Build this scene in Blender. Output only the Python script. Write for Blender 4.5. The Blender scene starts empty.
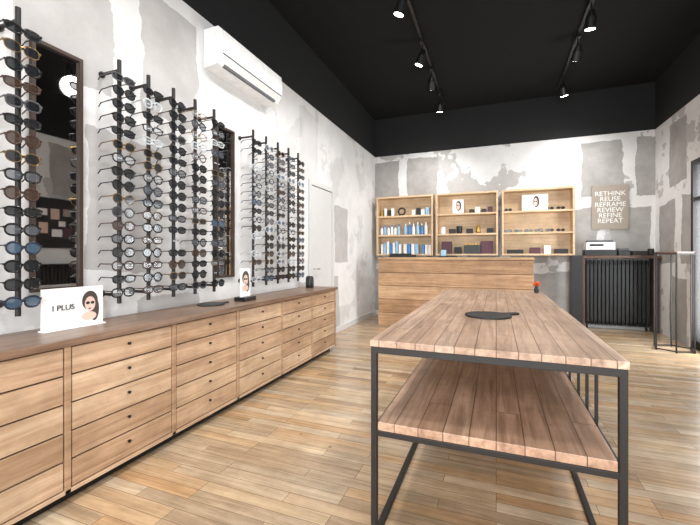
import bpy, math, random
from mathutils import Vector, Matrix
random.seed(4)
S=0.89
def lin(c):
    return tuple(((v/255)/12.92 if v/255<=0.04045 else (((v/255)+0.055)/1.055)**2.4) for v in c)+(1,)
# ---------------- materials
def mat(name,col,rough=.5,metal=0,emit=None,es=0,alpha=1,spec=.5,var=0.06,vscale=12):
    m=bpy.data.materials.new(name); m.use_nodes=True
    nt=m.node_tree; b=nt.nodes['Principled BSDF']
    c=lin(col)
    b.inputs['Roughness'].default_value=rough; b.inputs['Metallic'].default_value=metal
    b.inputs['Specular IOR Level'].default_value=spec
    b.inputs['Alpha'].default_value=alpha
    if var>0:
        tc=nt.nodes.new('ShaderNodeTexCoord'); n=nt.nodes.new('ShaderNodeTexNoise'); n.inputs['Scale'].default_value=vscale
        r=nt.nodes.new('ShaderNodeValToRGB')
        r.color_ramp.elements[0].color=tuple(v*(1-var) for v in c[:3])+(1,)
        r.color_ramp.elements[1].color=tuple(min(1,v*(1+var)) for v in c[:3])+(1,)
        r.color_ramp.elements[0].position=.3; r.color_ramp.elements[1].position=.7
        nt.links.new(tc.outputs['Object'],n.inputs['Vector']); nt.links.new(n.outputs['Fac'],r.inputs['Fac'])
        nt.links.new(r.outputs['Color'],b.inputs['Base Color'])
    else: b.inputs['Base Color'].default_value=c
    if emit: 
        b.inputs['Emission Color'].default_value=lin(emit); b.inputs['Emission Strength'].default_value=es
    return m
def ramp(nt,cols):
    r=nt.nodes.new('ShaderNodeValToRGB'); e=r.color_ramp.elements
    while len(e)<len(cols): e.new(.5)
    for i,(p,c) in enumerate(cols):
        e[i].position=p; e[i].color=lin(c)
    return r
def mix(nt,typ,fac,a,b):
    m=nt.nodes.new('ShaderNodeMix'); m.data_type='RGBA'; m.blend_type=typ
    for sock,v in ((m.inputs[0],fac),(m.inputs[6],a),(m.inputs[7],b)):
        if isinstance(v,bpy.types.NodeSocket): nt.links.new(v,sock)
        else: sock.default_value=v
    return m.outputs[2]
def wood(name,cols,grain='Y',rough=.5,plank=None,tones=None,seam=(60,40,28),bump=.15,gs=1.0,tmix=.62,seamw=.0025,streak=.7):
    m=bpy.data.materials.new(name); m.use_nodes=True; nt=m.node_tree; L=nt.links.new
    b=nt.nodes['Principled BSDF']; b.inputs['Roughness'].default_value=rough
    tc=nt.nodes.new('ShaderNodeTexCoord'); sep=nt.nodes.new('ShaderNodeSeparateXYZ'); L(tc.outputs['Object'],sep.inputs[0])
    rnd=None
    if plank:
        ax,w,ln=plank
        cb=nt.nodes.new('ShaderNodeCombineXYZ'); L(sep.outputs[grain],cb.inputs[0]); L(sep.outputs[ax],cb.inputs[1])
        br=nt.nodes.new('ShaderNodeTexBrick'); L(cb.outputs[0],br.inputs['Vector'])
        br.inputs['Scale'].default_value=1; br.inputs['Brick Width'].default_value=ln; br.inputs['Row Height'].default_value=w
        br.inputs['Mortar Size'].default_value=seamw; br.inputs['Mortar Smooth'].default_value=.3
        br.offset=.37; br.offset_frequency=3; br.squash_frequency=2
        br.inputs['Color1'].default_value=(0,0,0,1); br.inputs['Color2'].default_value=(1,1,1,1); br.inputs['Mortar'].default_value=(.5,.5,.5,1)
        rnd=br.outputs['Color']; seamf=br.outputs['Fac']
    mp=nt.nodes.new('ShaderNodeMapping'); L(tc.outputs['Object'],mp.inputs['Vector'])
    sc={'X':0,'Y':1,'Z':2}[grain]; v=[26*gs,26*gs,26*gs]; v[sc]=1.6*gs; mp.inputs['Scale'].default_value=v
    vec=mp.outputs[0]
    if rnd:
        vm=nt.nodes.new('ShaderNodeVectorMath'); vm.operation='MULTIPLY_ADD'
        L(rnd,vm.inputs[0]); vm.inputs[1].default_value=(37,23,51); L(vec,vm.inputs[2]); vec=vm.outputs[0]
    n=nt.nodes.new('ShaderNodeTexNoise'); n.inputs['Scale'].default_value=1; n.inputs['Detail'].default_value=6; n.inputs['Roughness'].default_value=.66; n.inputs['Distortion'].default_value=.6
    L(vec,n.inputs['Vector'])
    g=ramp(nt,[(.28,cols[0]),(.5,cols[1]),(.72,cols[2])]); L(n.outputs['Fac'],g.inputs['Fac'])
    out=g.outputs['Color']
    if rnd and tones:
        t=ramp(nt,[(i/(len(tones)-1),c) for i,c in enumerate(tones)]); L(rnd,t.inputs['Fac'])
        out=mix(nt,'MIX',tmix,out,t.outputs['Color'])
        g2=ramp(nt,[(.3,(175,168,160)),(.6,(255,255,255))]); L(n.outputs['Fac'],g2.inputs['Fac'])
        out=mix(nt,'MULTIPLY',streak,out,g2.outputs['Color'])
    if rnd: out=mix(nt,'MIX',seamf,out,lin(seam))
    n2=nt.nodes.new('ShaderNodeTexNoise'); n2.inputs['Scale'].default_value=2.2; n2.inputs['Detail'].default_value=6; n2.inputs['Roughness'].default_value=.7; L(tc.outputs['Object'],n2.inputs['Vector'])
    r2=ramp(nt,[(.38,(198,194,190)),(.62,(255,255,255))]); L(n2.outputs['Fac'],r2.inputs['Fac'])
    out=mix(nt,'MULTIPLY',.6,out,r2.outputs['Color'])
    n4=nt.nodes.new('ShaderNodeTexVoronoi'); n4.inputs['Scale'].default_value=3.1; L(tc.outputs['Object'],n4.inputs['Vector'])
    r4=ramp(nt,[(.02,(120,95,75)),(.06,(255,255,255))]); L(n4.outputs['Distance'],r4.inputs['Fac'])
    out=mix(nt,'MULTIPLY',.6,out,r4.outputs['Color'])
    L(out,b.inputs['Base Color'])
    bp=nt.nodes.new('ShaderNodeBump'); bp.inputs['Strength'].default_value=bump; bp.inputs['Distance'].default_value=.01
    L(n.outputs['Fac'],bp.inputs['Height']); L(bp.outputs[0],b.inputs['Normal'])
    return m
def plaster(name,axis,grey_amt=.5,off=0.0,blot=.5,g0=(150,147,144),g1=(170,167,164),mort=.12):
    m=bpy.data.materials.new(name); m.use_nodes=True; nt=m.node_tree; L=nt.links.new
    b=nt.nodes['Principled BSDF']; b.inputs['Roughness'].default_value=.75
    tc=nt.nodes.new('ShaderNodeTexCoord'); sep=nt.nodes.new('ShaderNodeSeparateXYZ'); L(tc.outputs['Object'],sep.inputs[0])
    ad=nt.nodes.new('ShaderNodeMath'); ad.operation='ADD'; L(sep.outputs[axis],ad.inputs[0]); ad.inputs[1].default_value=off+20
    cb=nt.nodes.new('ShaderNodeCombineXYZ'); L(ad.outputs[0],cb.inputs[0]); L(sep.outputs['Z'],cb.inputs[1])
    n=nt.nodes.new('ShaderNodeTexNoise'); n.inputs['Scale'].default_value=1.6; n.inputs['Detail'].default_value=5; n.inputs['Roughness'].default_value=.6; L(tc.outputs['Object'],n.inputs['Vector'])
    vm=nt.nodes.new('ShaderNodeVectorMath'); vm.operation='MULTIPLY_ADD'; L(n.outputs['Color'],vm.inputs[0]); vm.inputs[1].default_value=(.26,.26,0); L(cb.outputs[0],vm.inputs[2])
    br=nt.nodes.new('ShaderNodeTexBrick'); L(vm.outputs[0],br.inputs['Vector']); br.inputs['Scale'].default_value=1
    br.inputs['Brick Width'].default_value=.85; br.inputs['Row Height'].default_value=1.25; br.inputs['Mortar Size'].default_value=mort; br.inputs['Mortar Smooth'].default_value=.05
    br.inputs['Color1'].default_value=(0,0,0,1); br.inputs['Color2'].default_value=(1,1,1,1); br.inputs['Mortar'].default_value=(0,0,0,1)
    t=ramp(nt,[(max(0,1-grey_amt-.02),(0,0,0)),(min(1,1-grey_amt+.02),(255,255,255))]); L(br.outputs['Color'],t.inputs['Fac'])
    n3=nt.nodes.new('ShaderNodeTexNoise'); n3.inputs['Scale'].default_value=3; n3.inputs['Detail'].default_value=8; n3.inputs['Roughness'].default_value=.65; L(tc.outputs['Object'],n3.inputs['Vector'])
    r3=ramp(nt,[(.35,g0),(.65,g1)]); L(n3.outputs['Fac'],r3.inputs['Fac'])
    r4=ramp(nt,[(.4,(216,215,214)),(.6,(224,223,222))]); L(n3.outputs['Fac'],r4.inputs['Fac'])
    r5=ramp(nt,[(.425,(190,188,186)),(.44,(255,255,255))]); L(n.outputs['Fac'],r5.inputs['Fac'])
    light=mix(nt,'MULTIPLY',blot,r4.outputs['Color'],r5.outputs['Color'])
    col=mix(nt,'MIX',t.outputs['Color'],light,r3.outputs['Color'])
    gt=nt.nodes.new('ShaderNodeMath'); gt.operation='GREATER_THAN'; L(sep.outputs['Z'],gt.inputs[0]); gt.inputs[1].default_value=3.64
    col=mix(nt,'MIX',gt.outputs[0],col,lin((17,18,19)))
    L(col,b.inputs['Base Color'])
    bp=nt.nodes.new('ShaderNodeBump'); bp.inputs['Strength'].default_value=.06; L(n3.outputs['Fac'],bp.inputs['Height']); L(bp.outputs[0],b.inputs['Normal'])
    return m

M={}
M['steel']=mat('black_steel',(36,32,30),.5,.3)
M['black']=mat('black_plastic',(22,22,23),.4)
M['blackpaint']=mat('ceiling_paint',(20,21,22),.85,spec=.2)
M['white']=mat('white_enamel',(236,236,235),.35)
M['paper']=mat('paper_white',(235,235,233),.6)
M['dark']=mat('dark_slate',(40,39,39),.6)
M['greyd']=mat('grey_plastic',(90,92,95),.5)
M['blue']=mat('blue_plastic',(70,128,185),.3)
M['sky']=mat('pale_blue',(150,190,215),.3)
M['purple']=mat('aubergine_box',(84,44,58),.5)
M['red']=mat('orange_petals',(215,85,35),.6)
M['green']=mat('leaf_green',(60,90,45),.6)
M['gold']=mat('brass',(190,150,80),.3,1)
M['skin']=mat('printed_skin',(214,186,170),.6)
M['hair']=mat('printed_hair',(70,56,52),.6)
M['beige']=mat('canvas_beige',(158,148,136),.9,vscale=60)
M['lamp']=mat('lamp_glow',(255,255,255),.5,emit=(255,247,235),es=25,var=0)
M['mirror']=mat('mirror_silver',(190,188,186),.02,1,var=0)
M['mframe']=mat('mirror_frame_walnut',(58,42,32),.5)
M['glass']=mat('window_glass',(230,240,245),.05,alpha=.12,var=0)
M['door']=mat('door_paint',(206,206,205),.5,var=.02)
M['chrome']=mat('chrome',(200,200,200),.2,1)
M['walnut']=wood('walnut_trim',((96,72,58),(128,100,80),(158,130,108)),'Y',.35)
M['walnutx']=wood('walnut_board',((70,46,34),(98,66,48),(120,84,62)),'X',.4)
for i,k in enumerate([((160,126,98),(194,160,129),(216,186,156)),((172,138,108),(204,172,140),(224,198,170)),((148,114,86),(182,148,117),(206,174,143))]):
    M['cab%d'%i]=wood('drawer_oak_%d'%i,k,'Y',.5)
    M['cnt%d'%i]=wood('counter_oak_%d'%i,tuple(tuple(int(v*f) for v,f in zip(c,(.98,.94,.88))) for c in k),'X',.55)
M['cabframe']=wood('frame_oak',((120,88,64),(152,116,86),(178,142,110)),'Z',.5)
M['gap']=mat('drawer_gap_shadow_wood',(78,58,44),.8)
M['shelfw']=wood('shelf_birch',((204,172,134),(224,194,156),(236,210,176)),'X',.5)
M['top']=wood('table_planks',((158,128,108),(192,162,140),(214,186,164)),'Y',.36,plank=('X',.085,3.2),
   tones=[(200,168,144),(172,140,116),(210,182,160),(186,154,130),(160,128,104)],seam=(104,78,62),bump=.05)
M['shelf2']=wood('lower_planks',((150,116,94),(184,150,126),(206,174,150)),'Y',.36,plank=('X',.11,3.2),
   tones=[(188,150,124),(168,130,104),(198,164,138)],seam=(96,70,54),bump=.05)
M['floor']=wood('floor_planks',((148,122,94),(192,164,132),(218,196,166)),'X',.22,plank=('Y',.085,.8),
   tones=[(138,112,86),(208,186,154),(188,148,104),(200,184,160),(160,134,106),(216,196,168),(196,154,108),(172,156,134),(206,178,140)],seam=(110,86,66),bump=.04,gs=1.1,tmix=.74,seamw=.0016,streak=.5)

# ---------------- mesh builder
class B:
    def __init__(s): s.v=[];s.f=[];s.m=[];s.sl=[];s.sm=[]
    def mi(s,m):
        if m not in s.sl: s.sl.append(m)
        return s.sl.index(m)
    def add(s,vs,fs,m,smooth=False):
        o=len(s.v); s.v+= [tuple(v) for v in vs]; k=s.mi(m)
        for f in fs: s.f.append([o+i for i in f]); s.m.append(k); s.sm.append(smooth)
    def box(s,x0,x1,y0,y1,z0,z1,m):
        vs=[(x,y,z) for x in (x0,x1) for y in (y0,y1) for z in (z0,z1)]
        s.add(vs,[(0,1,3,2),(4,6,7,5),(0,4,5,1),(2,3,7,6),(0,2,6,4),(1,5,7,3)],m)
    def cyl(s,p0,p1,r0,r1=None,m='steel',n=16,cap=True):
        r1=r0 if r1 is None else r1
        p0=Vector(p0);p1=Vector(p1);d=(p1-p0).normalized()
        a=d.orthogonal().normalized();b=d.cross(a)
        vs=[];
        for p,r in((p0,r0),(p1,r1)):
            for i in range(n):
                t=2*math.pi*i/n; vs.append(p+a*math.cos(t)*r+b*math.sin(t)*r)
        s.add(vs,[(i,(i+1)%n,n+(i+1)%n,n+i) for i in range(n)],m,n>6)
        if cap: 
            s.add(vs[:n],[tuple(range(n))[::-1]],m); s.add(vs[n:],[tuple(range(n))],m)
    def bar(s,p0,p1,w,m='steel'): s.cyl(p0,p1,w*.7071,w*.7071,m,4)
    def lathe(s,c,prof,m,n=24):
        vs=[];k=len(prof)
        for r,z in prof:
            for i in range(n):
                t=2*math.pi*i/n; vs.append((c[0]+r*math.cos(t),c[1]+r*math.sin(t),c[2]+z))
        fs=[(j*n+i,j*n+(i+1)%n,(j+1)*n+(i+1)%n,(j+1)*n+i) for j in range(k-1) for i in range(n)]
        s.add(vs,fs,m,True)
        s.add(vs[:n],[tuple(range(n))[::-1]],m); s.add(vs[-n:],[tuple(range(n))],m)
    def sphere(s,c,r,m,sx=1,sy=1,sz=1,n=12):
        vs=[];k=n//2
        for j in range(k+1):
            ph=math.pi*j/k
            for i in range(n):
                t=2*math.pi*i/n; vs.append((c[0]+sx*r*math.sin(ph)*math.cos(t),c[1]+sy*r*math.sin(ph)*math.sin(t),c[2]+sz*r*math.cos(ph)))
        s.add(vs,[(j*n+i,(j+1)*n+i,(j+1)*n+(i+1)%n,j*n+(i+1)%n) for j in range(k) for i in range(n)],m,True)
    def obj(s,name,bevel=0,parent=None,loc=None):
        me=bpy.data.meshes.new(name); me.from_pydata(s.v,[],s.f)
        for k in s.sl: me.materials.append(M[k])
        me.polygons.foreach_set('material_index',s.m); me.polygons.foreach_set('use_smooth',s.sm); me.update()
        o=bpy.data.objects.new(name,me); bpy.context.collection.objects.link(o)
        if bevel:
            b=o.modifiers.new('bevel','BEVEL'); b.width=bevel; b.segments=2; b.limit_method='ANGLE'; b.angle_limit=math.radians(50)
        if parent: o.parent=parent
        return o
def empty(name,loc=(0,0,0)):
    e=bpy.data.objects.new(name,None); e.location=loc; e.empty_display_size=.1; bpy.context.collection.objects.link(e); return e
def text(name,body,loc,rot,size,m,parent=None,ext=.001,align='CENTER'):
    c=bpy.data.curves.new(name,'FONT'); c.body=body; c.size=size; c.extrude=ext; c.align_x=align; c.align_y='CENTER'; c.space_line=.85
    o=bpy.data.objects.new(name,c); o.location=loc; o.rotation_euler=rot; c.materials.append(M[m]); bpy.context.collection.objects.link(o)
    if parent: o.parent=parent
    return o

XL,XR,YB,YF,ZC=-2.62,2.68,8.32,-1.6,4.5
# ---------------- room
b=B(); b.box(XL-.15,XR+.15,YF-.15,YB+.15,-.1,0,'floor'); b.obj('floor')
b=B(); b.box(XL-.15,XR+.15,YF-.15,YB+.15,ZC,ZC+.1,'blackpaint'); b.obj('ceiling')
M['pl']=plaster('plaster_left','Y',.25,.35,.3,(172,169,167),(188,185,183)); M['pb']=plaster('plaster_back','X',.62,.1,.8,(152,149,146),(172,169,166),.1); M['pr']=plaster('plaster_right','Y',.55,.5,.7) 
b=B(); b.box(XL-.15,XL,YF-.15,YB+.15,0,ZC,'pl'); b.obj('wall_left')
b=B(); b.box(XL,XR,YB,YB+.15,0,ZC,'pb'); b.obj('wall_back')
WY0,WY1,WZ=5.75,7.0,2.75
b=B(); b.box(XR,XR+.15,YF-.15,WY0,0,ZC,'pr'); b.box(XR,XR+.15,WY1,YB+.15,0,ZC,'pr'); b.box(XR,XR+.15,WY0,WY1,WZ,ZC,'pr'); b.obj('wall_right')
b=B(); b.box(XL,-2.2,YF-.15,YF,0,ZC,'pb'); b.box(2.3,XR,YF-.15,YF,0,ZC,'pb'); b.box(-2.2,2.3,YF-.15,YF,0,.5,'pb'); b.box(-2.2,2.3,YF-.15,YF,3.3,ZC,'pb'); b.obj('wall_front')
b=B()
b.box(-2.2,2.3,YF-.1,YF-.04,.5,.56,'steel');b.box(-2.2,2.3,YF-.1,YF-.04,3.24,3.3,'steel')
for x in(-2.2,-.72,.76,2.24): b.box(x,x+.06,YF-.1,YF-.04,.56,3.24,'steel')
b.box(-2.14,2.24,YF-.075,YF-.065,.56,3.24,'glass'); b.obj('added_front_window')  # unseen window behind the camera, added to let fill light in
b=B()
for y in(WY0+.001,WY1-.071): b.box(XR+.002,XR+.1,y,y+.07,0,WZ-.001,'steel')
b.box(XR+.002,XR+.1,WY0+.07,WY1-.07,WZ-.07,WZ-.001,'steel'); b.box(XR+.002,XR+.1,WY0+.07,WY1-.07,2.15,2.2,'steel')
b.box(XR+.01,XR+.08,WY0+.07,WY1-.07,.0,.12,'steel')
b.box(XR+.04,XR+.05,WY0+.07,WY1-.07,.12,2.15,'glass'); b.box(XR+.04,XR+.05,WY0+.07,WY1-.07,2.2,WZ-.07,'glass')
b.cyl((XR-.0,WY0+.18,.95),(XR-.0,WY0+.18,1.3),.012,m='chrome'); b.obj('door_1')
b=B(); y0,y1=4.99,5.89
b.box(XL+.001,XL+.035,y0,y0+.07,0,2.5,'door'); b.box(XL+.001,XL+.035,y1-.07,y1,0,2.5,'door'); b.box(XL+.001,XL+.035,y0+.07,y1-.07,2.43,2.5,'door')
b.box(XL+.001,XL+.018,y0+.078,y1-.078,.01,2.422,'door'); b.box(XL+.001,XL+.004,y0+.07,y1-.07,0,2.43,'dark')
b.cyl((XL+.018,y0+.14,1.15),(XL+.07,y0+.14,1.15),.01,m='chrome'); b.cyl((XL+.07,y0+.14,1.15),(XL+.07,y0+.26,1.15),.01,m='chrome'); b.obj('door_2',.003)
b=B(); b.box(XL,XL+.015,5.90,YB,0,.1,'door'); b.obj('baseboard_left')
b=B(); b.box(XL+.02,XR-.02,YB-.015,YB,0,.1,'door'); b.obj('baseboard_back')
b=B(); b.box(-12,14,-12,YF-.16,-.12,-.02,'greyd'); b.box(XR+.16,14,YF-.16,14,-.12,-.02,'greyd'); b.obj('sidewalk')

# ---------------- long drawer cabinet
b=B(); CX=-2.15; cols=[-.83,-.11,.61,1.33,2.045,2.76,3.50,4.215,4.93]
b.box(XL+.005,CX-.012,-.83,4.95,.07,.862,'gap')
b.box(XL+.005,CX-.07,-.80,4.90,0,.07,'black')
b.box(XL+.005,CX,4.945,4.956,.07,.862,'cabframe')
for y in cols: b.box(CX-.03,CX+.003,y-.016,y+.016,.07,.862,'cab2')
b.box(CX-.03,CX+.003,-.85,4.948,.07,.092,'cab1')
for i in range(len(cols)-1):
    a,c=cols[i]+.023,cols[i+1]-.023
    h=(.860-.095)/5
    for k in range(5):
        z0=.095+k*h+.0045; z1=.095+(k+1)*h-.0055
        b.box(CX-.03,CX,a,c,z0,z1,'cab%d'%random.randrange(3))
        b.cyl((CX,(a+c)/2,(z0+z1)/2+.02),(CX+.014,(a+c)/2,(z0+z1)/2+.02),.007,.010,'steel',10)
b.obj('drawer_cabinet',.002)
b=B(); b.box(XL+.005,CX+.025,-.86,4.975,.865,.905,'walnut'); o=b.obj('countertop',.004); 
cab=bpy.data.objects['drawer_cabinet']; o.parent=cab
CT=.905
# ---------------- table
b=B(); x0,x1,y0,y1,zt=-.555,.465,1.68,4.6,.955
b.box(x0,x1,y0,y1,zt-.03,zt,'top')
w=.028
b.box(x0+.004,x1-.004,y0+.004,y0+w,zt-.062,zt-.031,'steel');b.box(x0+.004,x1-.004,y1-w,y1-.004,zt-.062,zt-.031,'steel')
b.box(x0+.004,x0+w,y0+w,y1-w,zt-.062,zt-.031,'steel');b.box(x1-w,x1-.004,y0+w,y1-w,zt-.062,zt-.031,'steel')
for x in(x0+.004,x1-.004-w):
    for y in (y0+.004,y1-.004-w): b.box(x,x+w,y,y+w,0,zt-.06,'steel')
    b.box(x,x+w,y0+w,y1-w,0,.028,'steel')
    b.box(x,x+w,y0+w,y1-w,.505,.53,'steel')
b.box(x0+w,x1-w,y0+.006,y0+w,.505,.53,'steel'); b.box(x0+w,x1-w,y1-w,y1-.006,.505,.53,'steel')
b.box(x0+.035,x1-.035,y0+.012,y1-.012,.53,.57,'shelf2')
for y in(2.1,2.3,2.52,2.8): b.box(x1-.024,x1-.01,y,y+.014,.53,zt-.06,'steel')
b.obj('display_table',.002)
def paddle(name,cx,cy,z,r,ang):
    b=B(); n=40; pts=[]
    d=Vector((math.cos(ang),math.sin(ang)));p=Vector((-d.y,d.x)); hw=r*.2
    for i in range(n+1):
        t=math.radians(14)+ (2*math.pi-math.radians(28))*i/n
        q=d*math.cos(t)*r+p*math.sin(t)*r; pts.append(q)
    for k in range(7):
        t=-math.pi/2+math.pi*k/6; q=d*(r*1.5+math.cos(t)*hw)+p*math.sin(t)*hw; pts.append(q)
    n=len(pts); vs=[(cx+q.x,cy+q.y,z) for q in pts]+[(cx+q.x,cy+q.y,z+.012) for q in pts]
    b.add(vs,[tuple(range(n))[::-1],tuple(range(n,2*n))]+[(i,(i+1)%n,n+(i+1)%n,n+i) for i in range(n)],'dark')
    return b.obj(name,.003)
paddle('slate_serving_board',-.05,2.62,zt+.0005,.145,math.radians(40))
paddle('slate_serving_board',-2.42,2.72,CT+.0005,.12,math.radians(80))
b=B(); c=(.40,4.45,zt)
b.lathe(c,[(.018,0),(.026,.02),(.024,.04),(.014,.055),(.016,.065)],'dark')
for i in range(7):
    a=i*2.4; p=(c[0]+.022*math.cos(a),c[1]+.022*math.sin(a),zt+.085+.012*(i%3)); b.cyl((c[0],c[1],zt+.05),p,.0025,m='green',n=6); b.sphere(p,.017,'red',n=8)
b.obj('flower_vase')

# ---------------- glasses
frames=[mat('frame_black',(14,14,15),.25),mat('frame_tortoise',(60,37,25),.3,vscale=90,var=.5),mat('frame_navy',(28,34,52),.3),mat('frame_clear',(190,195,198),.2),mat('frame_gold',(150,122,80),.3,1),mat('frame_grey',(70,69,72),.3)]
lenses=[mat('lens_smoke',(26,28,31),.08,var=0,alpha=.93),mat('lens_brown',(58,44,36),.08,var=0,alpha=.88),mat('lens_blue',(60,82,100),.1,var=0,alpha=.85),mat('lens_clear',(205,212,218),.05,alpha=.18,var=0),mat('lens_grey',(78,82,88),.08,alpha=.75,var=0)]
for i,m in enumerate(frames): M['f%d'%i]=m
for i,m in enumerate(lenses): M['l%d'%i]=m
def glasses(b,x,y,z,fm,lm,st,k=1.22):
    rw,rh=[(.031,.023),(.029,.026),(.032,.019),(.030,.024)][st]; n=16; pw=[2.6,2.0,3.0,2.3][st]; tr=.0040 if fm!='f4' else .0022
    rw*=k;rh*=k;tr*=k
    for sgn in(-1,1):
        cy=y+sgn*.036*k; ring=[]
        for i in range(n):
            t=2*math.pi*i/n; ct,stt=math.cos(t),math.sin(t)
            ring.append((cy+rw*math.copysign(abs(ct)**(2/pw),ct), z+rh*math.copysign(abs(stt)**(2/pw),stt)*(1 if stt>0 else 1.05)))
        vs=[]
        for (yy,zz) in ring:
            dy,dz=yy-cy,zz-z; l=math.hypot(dy,dz); dy/=l;dz/=l
            for q in((0,1),(1,0),(0,-1),(-1,0)): vs.append((x+q[1]*tr*.7,yy+dy*q[0]*tr,zz+dz*q[0]*tr*1.2))
        b.add(vs,[(4*i+j,4*((i+1)%n)+j,4*((i+1)%n)+(j+1)%4,4*i+(j+1)%4) for i in range(n) for j in range(4)],fm,True)
        b.add([(x,yy,zz) for yy,zz in ring],[tuple(range(n))],lm)
        ye=cy+sgn*rw
        b.box(x-.004*k,x+.003*k,min(ye,ye+sgn*.006*k),max(ye,ye+sgn*.006*k),z+.004*k,z+.014*k,fm)
        b.cyl((x-.003*k,ye+sgn*.004*k,z+.01*k),(x-.10*k,ye-sgn*.004*k,z+.010*k),.0032*k,m=fm,n=5)
        b.cyl((x-.10*k,ye-sgn*.004*k,z+.01*k),(x-.125*k,ye-sgn*.008*k,z-.008*k),.0030*k,m=fm,n=5)
    b.cyl((x+.002,y-.008*k,z+.007*k),(x+.002,y+.008*k,z+.007*k),.0038*k,m=fm,n=6)
PX=-2.44
def rack(y,pal,npairs=17):
    b=B(); zt_,zb=2.71,1.02
    b.cyl((PX,y,zb),(PX,y,zt_),.014,m='steel',n=10)
    for z in(zt_-.07,zb+.06):
        b.cyl((XL+.001,y,z),(PX,y,z),.011,m='steel',n=8); b.cyl((XL+.001,y,z),(XL+.012,y,z),.022,m='steel',n=12)
    dz=(zt_-.16-zb-.06)/(npairs-1)
    for i in range(npairs):
        z=zb+.06+i*dz+.02
        b.cyl((PX,y,z+.004),(PX+.055,y,z+.004),.004,m='steel',n=6)
        b.box(PX+.03,PX+.036,y-.035,y+.035,z,z+.006,'f3')
        if random.random()<.05: continue
        fm,lm=random.choice(pal)
        glasses(b,PX+.045,y+random.uniform(-.004,.004),z,fm,lm,random.randrange(4))
    b.obj('eyewear_display_rack')
sun=[('f0','l0'),('f0','l0'),('f0','l0'),('f1','l1'),('f0','l4'),('f2','l2'),('f5','l0'),('f4','l0'),('f0','l0')]
opt=[('f0','l3'),('f0','l4'),('f1','l3'),('f3','l3'),('f0','l3'),('f0','l0'),('f2','l4'),('f4','l3')]
cool=[('f3','l2'),('f3','l4'),('f0','l4'),('f2','l3'),('f5','l4'),('f3','l3'),('f0','l3')]
for y in(.785,1.02,1.253): rack(y,sun,16)
for i in range(5): rack(1.845+.235*i,[opt+sun,sun+opt,sun,opt+sun+sun,opt+sun][i])
for i in range(5): rack(3.385+.246*i,cool+sun if i<3 else cool+sun+sun)
def mirror(y0,y1,z0=1.13,z1=2.67):
    b=B(); t=.022; X=XL+.001
    b.box(X,XL+.012,y0+t,y1-t,z0+t,z1-t,'mirror')
    b.box(X,XL+.03,y0,y0+t,z0,z1,'mframe'); b.box(X,XL+.03,y1-t,y1,z0,z1,'mframe'); b.box(X,XL+.03,y0+t,y1-t,z0,z0+t,'mframe'); b.box(X,XL+.03,y0+t,y1-t,z1-t,z1,'mframe')
    b.obj('wall_mirror')
mirror(1.40,1.70); mirror(3.0,3.27)

# items on cabinet
def woman(b,x,y,z,s):
    def disc(cy,cz,ry,rz,m,dx,n=20): b.add([(x+dx,cy+ry*math.cos(2*math.pi*i/n),cz+rz*math.sin(2*math.pi*i/n)) for i in range(n)],[tuple(range(n))],m)
    disc(y,z+.02*s,.036*s,.045*s,'hair',.0006); disc(y+.02*s,z-.02*s,.022*s,.055*s,'hair',.0007)
    disc(y,z+.005*s,.024*s,.034*s,'skin',.0010); disc(y-.005*s,z-.05*s,.034*s,.02*s,'skin',.0009)
    for q in(-.01,.011): disc(y+q*s,z+.01*s,.009*s,.007*s,'black',.0014)
    disc(y-.002*s,z-.016*s,.007*s,.003*s,'purple',.0014)
sx=-2.45
b=B(); b.box(sx-.005,sx,1.37,1.735,CT+.006,CT+.25,'paper'); b.box(sx-.03,sx+.03,1.37,1.735,CT,CT+.008,'white'); woman(b,sx+.001,1.65,CT+.13,1.4)
o=b.obj('acrylic_sign'); text('lettering','I PLUS',(sx+.003,1.49,CT+.13),(math.pi/2,0,math.pi/2),.048,'black',o)
b=B(); b.box(-2.40,-2.27,3.02,3.20,CT,CT+.04,'black'); b.box(-2.34,-2.332,3.03,3.19,CT+.04,CT+.32,'paper'); woman(b,-2.331,3.11,CT+.2,1.5); b.obj('photo_card_stand',.002)
b=B(); b.lathe((-2.45,4.72,CT),[(.05,0),(.056,.01),(.056,.14),(.045,.15),(.045,.16),(.01,.165)],'black'); b.obj('candle_jar')
# AC
b=B(); y0,y1=2.85,3.90; X=XL+.001
prof=[(0,3.53),(.17,3.53),(.215,3.49),(.225,3.36),(.215,3.25),(.16,3.18),(0,3.16)]
vs=[(X+x,y,z) for y in(y0,y1) for x,z in prof]; n=len(prof)
b.add(vs,[tuple(range(n)),tuple(range(n,2*n))[::-1]]+[(i,n+i,n+(i+1)%n,(i+1)%n) for i in range(n)],'white')
b.box(XL+.15,XL+.18,y0+.08,y1-.08,3.174,3.20,'greyd'); b.box(XL+.195,XL+.2275,y0+.01,y1-.01,3.262,3.268,'greyd')
for k in range(8): b.box(XL+.02,XL+.15,y0+.05+k*.12,y0+.15+k*.12,3.53,3.533,'greyd')
b.obj('air_conditioner',.006)

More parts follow.
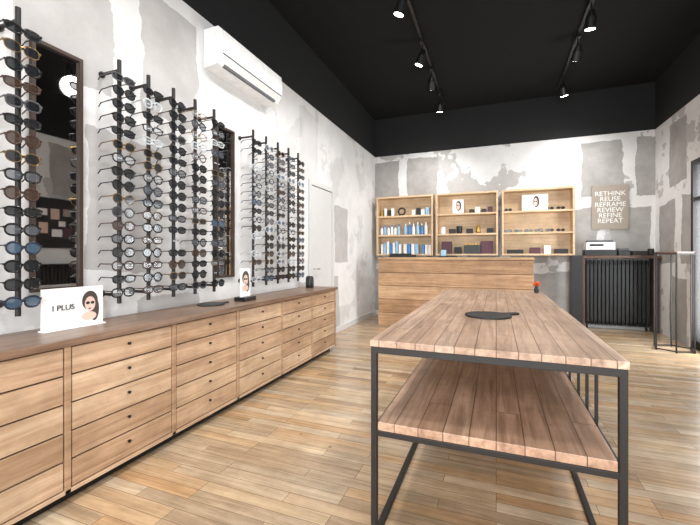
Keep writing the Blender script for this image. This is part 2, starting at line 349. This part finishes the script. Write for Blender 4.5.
# ---------------- counter
b=B(); cx0,cx1,cy0,cy1,ch=-2.15,.60,7.0,7.55,1.325
b.box(cx0,cx1,cy0,cy1,ch-.045,ch,'cnt1')
b.box(cx0+.015,cx1-.015,cy0+.03,cy0+.045,0,ch-.047,'gap')
zs=[.0,.26,.52,.78,1.03,ch-.047]
for i in range(5): b.box(cx0+.01,cx1-.01,cy0+.012,cy0+.034,zs[i]+.004,zs[i+1]-.004,'cnt%d'%((i*2)%3))
b.box(cx0+.01,cx0+.04,cy0+.046,cy1-.02,0,ch-.046,'cnt0'); b.box(cx1-.04,cx1-.01,cy0+.046,cy1-.02,0,ch-.046,'cnt0'); b.box(cx0+.04,cx1-.04,cy1-.3,cy1-.27,0,ch-.046,'cnt2')
b.obj('sales_counter',.003)
b=B(); b.box(-1.98,-1.5,7.2,7.5,ch,ch+.05,'black'); b.box(-1.96,-1.54,7.22,7.26,ch+.05,ch+.075,'black'); b.box(-1.93,-1.6,7.28,7.45,ch+.05,ch+.06,'greyd'); b.obj('cash_drawer',.004)
b=B(); b.box(-1.02,-.86,7.3,7.42,ch,ch+.02,'black'); b.box(-1.0,-.88,7.35,7.36,ch+.02,ch+.15,'black'); b.box(-.99,-.89,7.348,7.35,ch+.03,ch+.14,'sky'); b.obj('card_terminal',.002)

# ---------------- shelves
def bookcase(xa,xb,idx):
    b=B(); ya,yb=8.04,YB-.001; z0,z1=1.36,2.66; t=.035
    b.box(xa,xa+t,ya,yb,z0,z1,'shelfw'); b.box(xb-t,xb,ya,yb,z0,z1,'shelfw')
    for z in(z0,z1-t,1.78,2.2): b.box(xa+t,xb-t,ya+.002,yb-.02,z,z+t,'shelfw')
    b.box(xa+t,xb-t,yb-.02,yb,z0,z1,'shelfw'); b.obj('wall_shelf',.002)
bookcase(-2.50,-1.25,0); bookcase(-1.19,.035,1); bookcase(.105,1.37,2)
L1,L2,L3=1.396,1.816,2.236
def box_at(b,x,w,z,h,m,y=8.12,d=.12): b.box(x,x+w,y,y+d,z,z+h,m)
def bottle(b,x,z,h,r,m,cap='white',y=8.14): b.lathe((x,y,z),[(r*.9,0),(r,.008),(r,h*.68),(r*.45,h*.8),(r*.4,h*.84)],m,12); b.cyl((x,y,z+h*.84),(x,y,z+h),r*.45,m=cap,n=10)
b=B()
for i in range(6): bottle(b,-2.40+i*.078,L2,.2+.03*(i%2),.033,['white','sky','white','paper','white','sky'][i],'blue')
for i in range(6): bottle(b,-1.86+i*.09,L2,.24+.03*(i%2),.036,['sky','blue','white','sky','blue','white'][i])
b.obj('lens_solution_bottles')
b=B()
for i in range(7): box_at(b,-2.42+i*.068,.055,L1,.22+.03*(i%3),['white','sky','paper','blue','white','sky','white'][i])
for i in range(3): box_at(b,-1.5+i*.07,.055,L1,.2,['blue','white','white'][i])
for i in range(4): box_at(b,-1.9+i*.085,.07,L1,.22,['white','blue','white','sky'][i])
for i in range(4): box_at(b,-1.72+i*.1,.08,L3,.12+.04*(i%2),['paper','dark','white','sky'][i])
for i in range(4): box_at(b,-2.42+i*.08,.06,L3,.14+.04*(i%2),['gold','paper','dark','white'][i])
b.obj('lens_solution_boxes',.002)
b=B(); 
for i in range(24):
    a0,a1=2*math.pi*i/24,2*math.pi*(i+1)/24; r=.075
    b.cyl((-1.95+r*math.cos(a0),8.16,L3+.1+r*math.sin(a0)),(-1.95+r*math.cos(a1),8.16,L3+.1+r*math.sin(a1)),.018,m='dark',n=8,cap=False)
b.box(-2.0,-1.9,8.13,8.19,L3,L3+.03,'dark'); b.obj('ring_ornament')
def printcard(x,z,w,h):
    b=B(); y=8.10; b.box(x,x+w,y,y+.012,z,z+h,'paper')
    def disc(cx,cz,rx,rz,m,dy,n=20): b.add([(cx+rx*math.cos(2*math.pi*i/n),y-dy,cz+rz*math.sin(2*math.pi*i/n)) for i in range(n)],[tuple(range(n))],m)
    c=x+w*.55; cz=z+h*.55; disc(c,cz,.055,h*.36,'hair',.001); disc(c-.01,cz-.01,.035,h*.26,'skin',.002)
    for q in(-.024,.006): disc(c+q,cz+.005,.012,.012,'black',.003)
    b.obj('photo_card')
printcard(-.85,L3,.22,.29); printcard(.47,L3,.46,.31)
b=B()
for i,(x,w,h,m) in enumerate([(-1.08,.2,.26,'purple'),(-.62,.34,.18,'black'),(-.3,.24,.26,'purple'),(-.82,.14,.14,'dark')]): box_at(b,x,w,L1,h,m)
for i in range(6): b.box(-.62+i*.055,-.60+i*.055,8.13,8.15,L1+.18,L1+.22,'gold')
for i in range(4): box_at(b,-.52+i*.12,.09,L3,.08+.04*(i%2),['dark','paper','black','purple'][i])
b.obj('eyewear_cases',.004)
b=B(); b.lathe((-1.05,8.16,L2),[(.05,0),(.05,.12),(.03,.15)],'white',14); b.lathe((-.35,8.16,L2),[(.03,0),(.05,.05),(.02,.15),(.02,.19)],'gold',14); b.lathe((-.72,8.16,L2),[(.045,0),(.06,.08),(.06,.16)],'black',14)
for x in(-.93,-.58,-.18): box_at(b,x,.13,L2,.1,'dark')
b.obj('ornaments')
b=B()
box_at(b,.2,.3,L1,.08,'dark'); box_at(b,.62,.18,L1,.12,'purple'); box_at(b,.86,.12,L1,.16,'paper'); box_at(b,1.05,.22,L1,.09,'dark')
for row,z in enumerate((L2,L3)):
    for i in range(6):
        if row==1 and 1<=i<=3: continue
        x=.22+i*.185; y=8.12
        for s in(-1,1):
            for k in range(12):
                a0,a1=2*math.pi*k/12,2*math.pi*(k+1)/12
                b.cyl((x+s*.037+.032*math.cos(a0),y,z+.032+.026*math.sin(a0)),(x+s*.037+.032*math.cos(a1),y,z+.032+.026*math.sin(a1)),.005,m='f0',n=4,cap=False)
            b.add([(x+s*.037+.032*math.cos(2*math.pi*k/12),y,z+.032+.026*math.sin(2*math.pi*k/12)) for k in range(12)],[tuple(range(12))],'l0')
            b.cyl((x+s*.07,y,z+.04),(x+s*.065,y+.12,z+.03),.003,m='f0',n=5)
        b.box(x-.006,x+.006,y-.003,y+.003,z+.034,z+.042,'f0')
b.obj('shelf_eyeglasses')
# canvas sign
b=B(); b.box(1.69,2.27,8.285,8.319,1.85,2.68,'beige'); o=b.obj('canvas_wall_sign',.004)
text('lettering','RETHINK\nREUSE\nREFRAME\nREVIEW\nREFINE\nREPEAT',(1.98,8.283,2.26),(math.pi/2,0,0),.12,'paper',o)
# speaker
b=B(); b.box(1.27,1.45,7.78,8.0,.0,1.36,'black')
for z in(.35,.75,1.12): b.cyl((1.36,7.78,z),(1.36,7.772,z),.06,m='black',n=20)
b.obj('floor_speaker',.004)
# radiator
def radiator(axis,a0,a1,base,z0,z1,name='radiator'):
    b=B(); n=16; w=(a1-a0)/n
    def bx(u0,u1,d0,d1,za,zb,m):
        if axis=='X': b.box(u0,u1,base-d1,base-d0,za,zb,m)
        else: b.box(base-d1,base-d0,u0,u1,za,zb,m)
    for i in range(n):
        u=a0+i*w
        bx(u+w*.12,u+w*.88,.17,.21,z0+.03,z1-.03,'black'); bx(u+w*.12,u+w*.88,.05,.08,z0+.03,z1-.03,'black')
        bx(u+w*.2,u+w*.8,.05,.21,z0,z0+.07,'black'); bx(u+w*.2,u+w*.8,.05,.21,z1-.07,z1,'black')
        bx(u+w*.45,u+w*.55,.001,.05,(z0+z1)/2,(z0+z1)/2+.03,'black')
    bx(a0,a1,.10,.14,z0+.015,z0+.055,'black'); bx(a0,a1,.10,.14,z1-.055,z1-.015,'black')
    for u in(a0+w*.5,a1-w*.5): bx(u-.015,u+.015,.11,.14,0,z0+.03,'black')
    return b.obj(name,.006)
radiator('X',1.56,2.54,YB,.08,1.27)
b=B(); b.box(1.49,2.66,8.0,YB-.002,1.31,1.36,'walnutx'); b.box(1.49,1.53,8.03,YB-.002,0,1.31,'walnutx'); b.box(2.58,2.62,8.03,YB-.002,0,1.31,'walnutx'); b.obj('radiator_cover',.003)
b=B(); b.box(1.53,2.02,8.02,8.28,1.361,1.46,'black'); b.box(1.55,2.0,8.03,8.27,1.461,1.60,'white'); b.box(1.60,1.95,7.98,8.05,1.47,1.485,'paper'); b.box(1.58,1.97,8.06,8.24,1.60,1.64,'greyd'); b.box(1.60,1.82,8.024,8.03,1.53,1.57,'black'); b.obj('desktop_printer',.008)
b=B(); b.box(2.06,2.24,8.08,8.28,1.361,1.45,'black'); b.box(2.07,2.22,8.1,8.26,1.45,1.49,'greyd'); b.box(2.28,2.5,8.1,8.28,1.361,1.44,'dark'); b.lathe((2.56,8.15,1.361),[(.04,0),(.05,.05),(.045,.12)],'dark',14); b.obj('desk_accessories',.004)
radiator('Y',4.25,5.3,XR,.17,1.2,'cast_iron_radiator')
b=B(); b.box(XR-.03,XR-.001,4.26,5.0,1.5,2.45,'black')
for i,(y,z,wd,hh,m) in enumerate([(4.34,2.12,.16,.12,'paper'),(4.56,2.05,.15,.2,'skin'),(4.78,2.12,.14,.14,'beige'),(4.36,1.78,.15,.2,'skin'),(4.58,1.72,.18,.14,'paper'),(4.80,1.70,.13,.2,'purple'),(4.7,1.92,.12,.1,'paper')]):
    b.box(XR-.034,XR-.0305,y,y+wd,z,z+hh,m)
b.obj('pinboard')
b=B(); c=(2.38,6.72); R=.24; pts=[(c[0]+R*math.cos(math.pi/3*i+.3),c[1]+R*math.sin(math.pi/3*i+.3)) for i in range(6)]
for i in range(6):
    p,q=pts[i],pts[(i+1)%6]
    b.bar((p[0],p[1],.0),(p[0],p[1],1.40),.016); 
    for z in(.02,1.38): b.bar((p[0],p[1],z),(q[0],q[1],z),.016)
b.add([(p[0],p[1],1.39) for p in pts]+[(p[0],p[1],1.41) for p in pts],[tuple(range(6))[::-1],tuple(range(6,12))]+[(i,(i+1)%6,6+(i+1)%6,6+i) for i in range(6)],'walnut')
b.obj('steel_side_stand')

# ---------------- track lights
def track(x,name='ceiling_light_track'):
    b=B(); b.box(x-.02,x+.02,-.5,7.9,ZC-.035,ZC-.001,'black'); b.obj(name)
track(-1.0); track(1.08)
def head(x,y,tgt,e,size=110):
    em=empty('track_spotlight',(x,y,ZC))
    b=B(); d=(Vector(tgt)-Vector((x,y,ZC-.25))).normalized(); p=Vector((0,0,-.22))
    b.box(-.025,.025,-.08,.08,-.075,-.036,'black'); b.cyl((0,0,-.075),(0,0,-.2),.01,m='black',n=8)
    b.cyl(p-d*.06,p+d*.02,.03,.06,'black',20); b.cyl(p+d*.02,p+d*.15,.06,.065,'black',20)
    b.cyl(p+d*.1505,p+d*.1515,.055,m='lamp',n=20)
    b.obj('lamp_head',0,em)
    l=bpy.data.lights.new('spot','SPOT'); l.energy=e; l.spot_size=math.radians(size); l.spot_blend=.9; l.shadow_soft_size=.14; l.color=(1,.985,.965)
    o=bpy.data.objects.new('spot',l); o.parent=em; o.location=p+d*.30; o.rotation_euler=d.to_track_quat('-Z','Y').to_euler(); bpy.context.collection.objects.link(o)
E=96
for y in(.6,2.0,3.1,4.23): head(-1.0,y,(-2.2,y+.3,.9),E,120)
for y,t in((5.46,(-2.3,5.8,.9)),(6.32,(-1.6,8.1,1.2)),(7.36,(-1.5,8.3,.6))): head(-1.0,y,t,E*.75,115)
for y,t in((.8,(.2,1.5,.9)),(2.4,(0,2.9,.9)),(3.9,(-.2,3.9,.9)),(5.33,(.9,6.2,0)),(6.13,(.6,8.2,1.0)),(7.41,(1.7,8.3,.8))): head(1.08,y,t,E*.9,120)
def area(name,loc,rot,sx,sy,e,col=(1,1,1)):
    l=bpy.data.lights.new(name,'AREA'); l.shape='RECTANGLE'; l.size=sx; l.size_y=sy; l.energy=e; l.color=col
    o=bpy.data.objects.new(name,l); o.location=loc; o.rotation_euler=rot; bpy.context.collection.objects.link(o); return o
area('fill_front',(0,YF-.3,1.9),(math.radians(90),0,0),4.3,2.7,340,(.96,.98,1))  # added fill lamp behind the camera, outside the made-up front window
area('daylight_side',(XR+.3,6.37,1.4),(0,math.radians(90),0),2.4,1.1,140,(.93,.97,1))
w=bpy.data.worlds.new('world'); bpy.context.scene.world=w; w.use_nodes=True
w.node_tree.nodes['Background'].inputs[0].default_value=(.88,.94,1,1); w.node_tree.nodes['Background'].inputs[1].default_value=1.3
# camera
c=bpy.data.cameras.new('camera'); c.lens=36*375/700; c.sensor_width=36; c.shift_y=-6.5/700; c.clip_start=.02
o=bpy.data.objects.new('camera',c); o.location=(0,0,1.35); o.rotation_euler=(math.pi/2,0,math.radians(21.3)); bpy.context.collection.objects.link(o)
bpy.context.scene.camera=o
for ob in bpy.data.objects:
    if ob.parent is None:
        ob.location=ob.location*S
        if ob.type!='CAMERA': ob.scale=(S,S,S)
vs=bpy.context.scene.view_settings; vs.view_transform='Standard'; vs.exposure=0
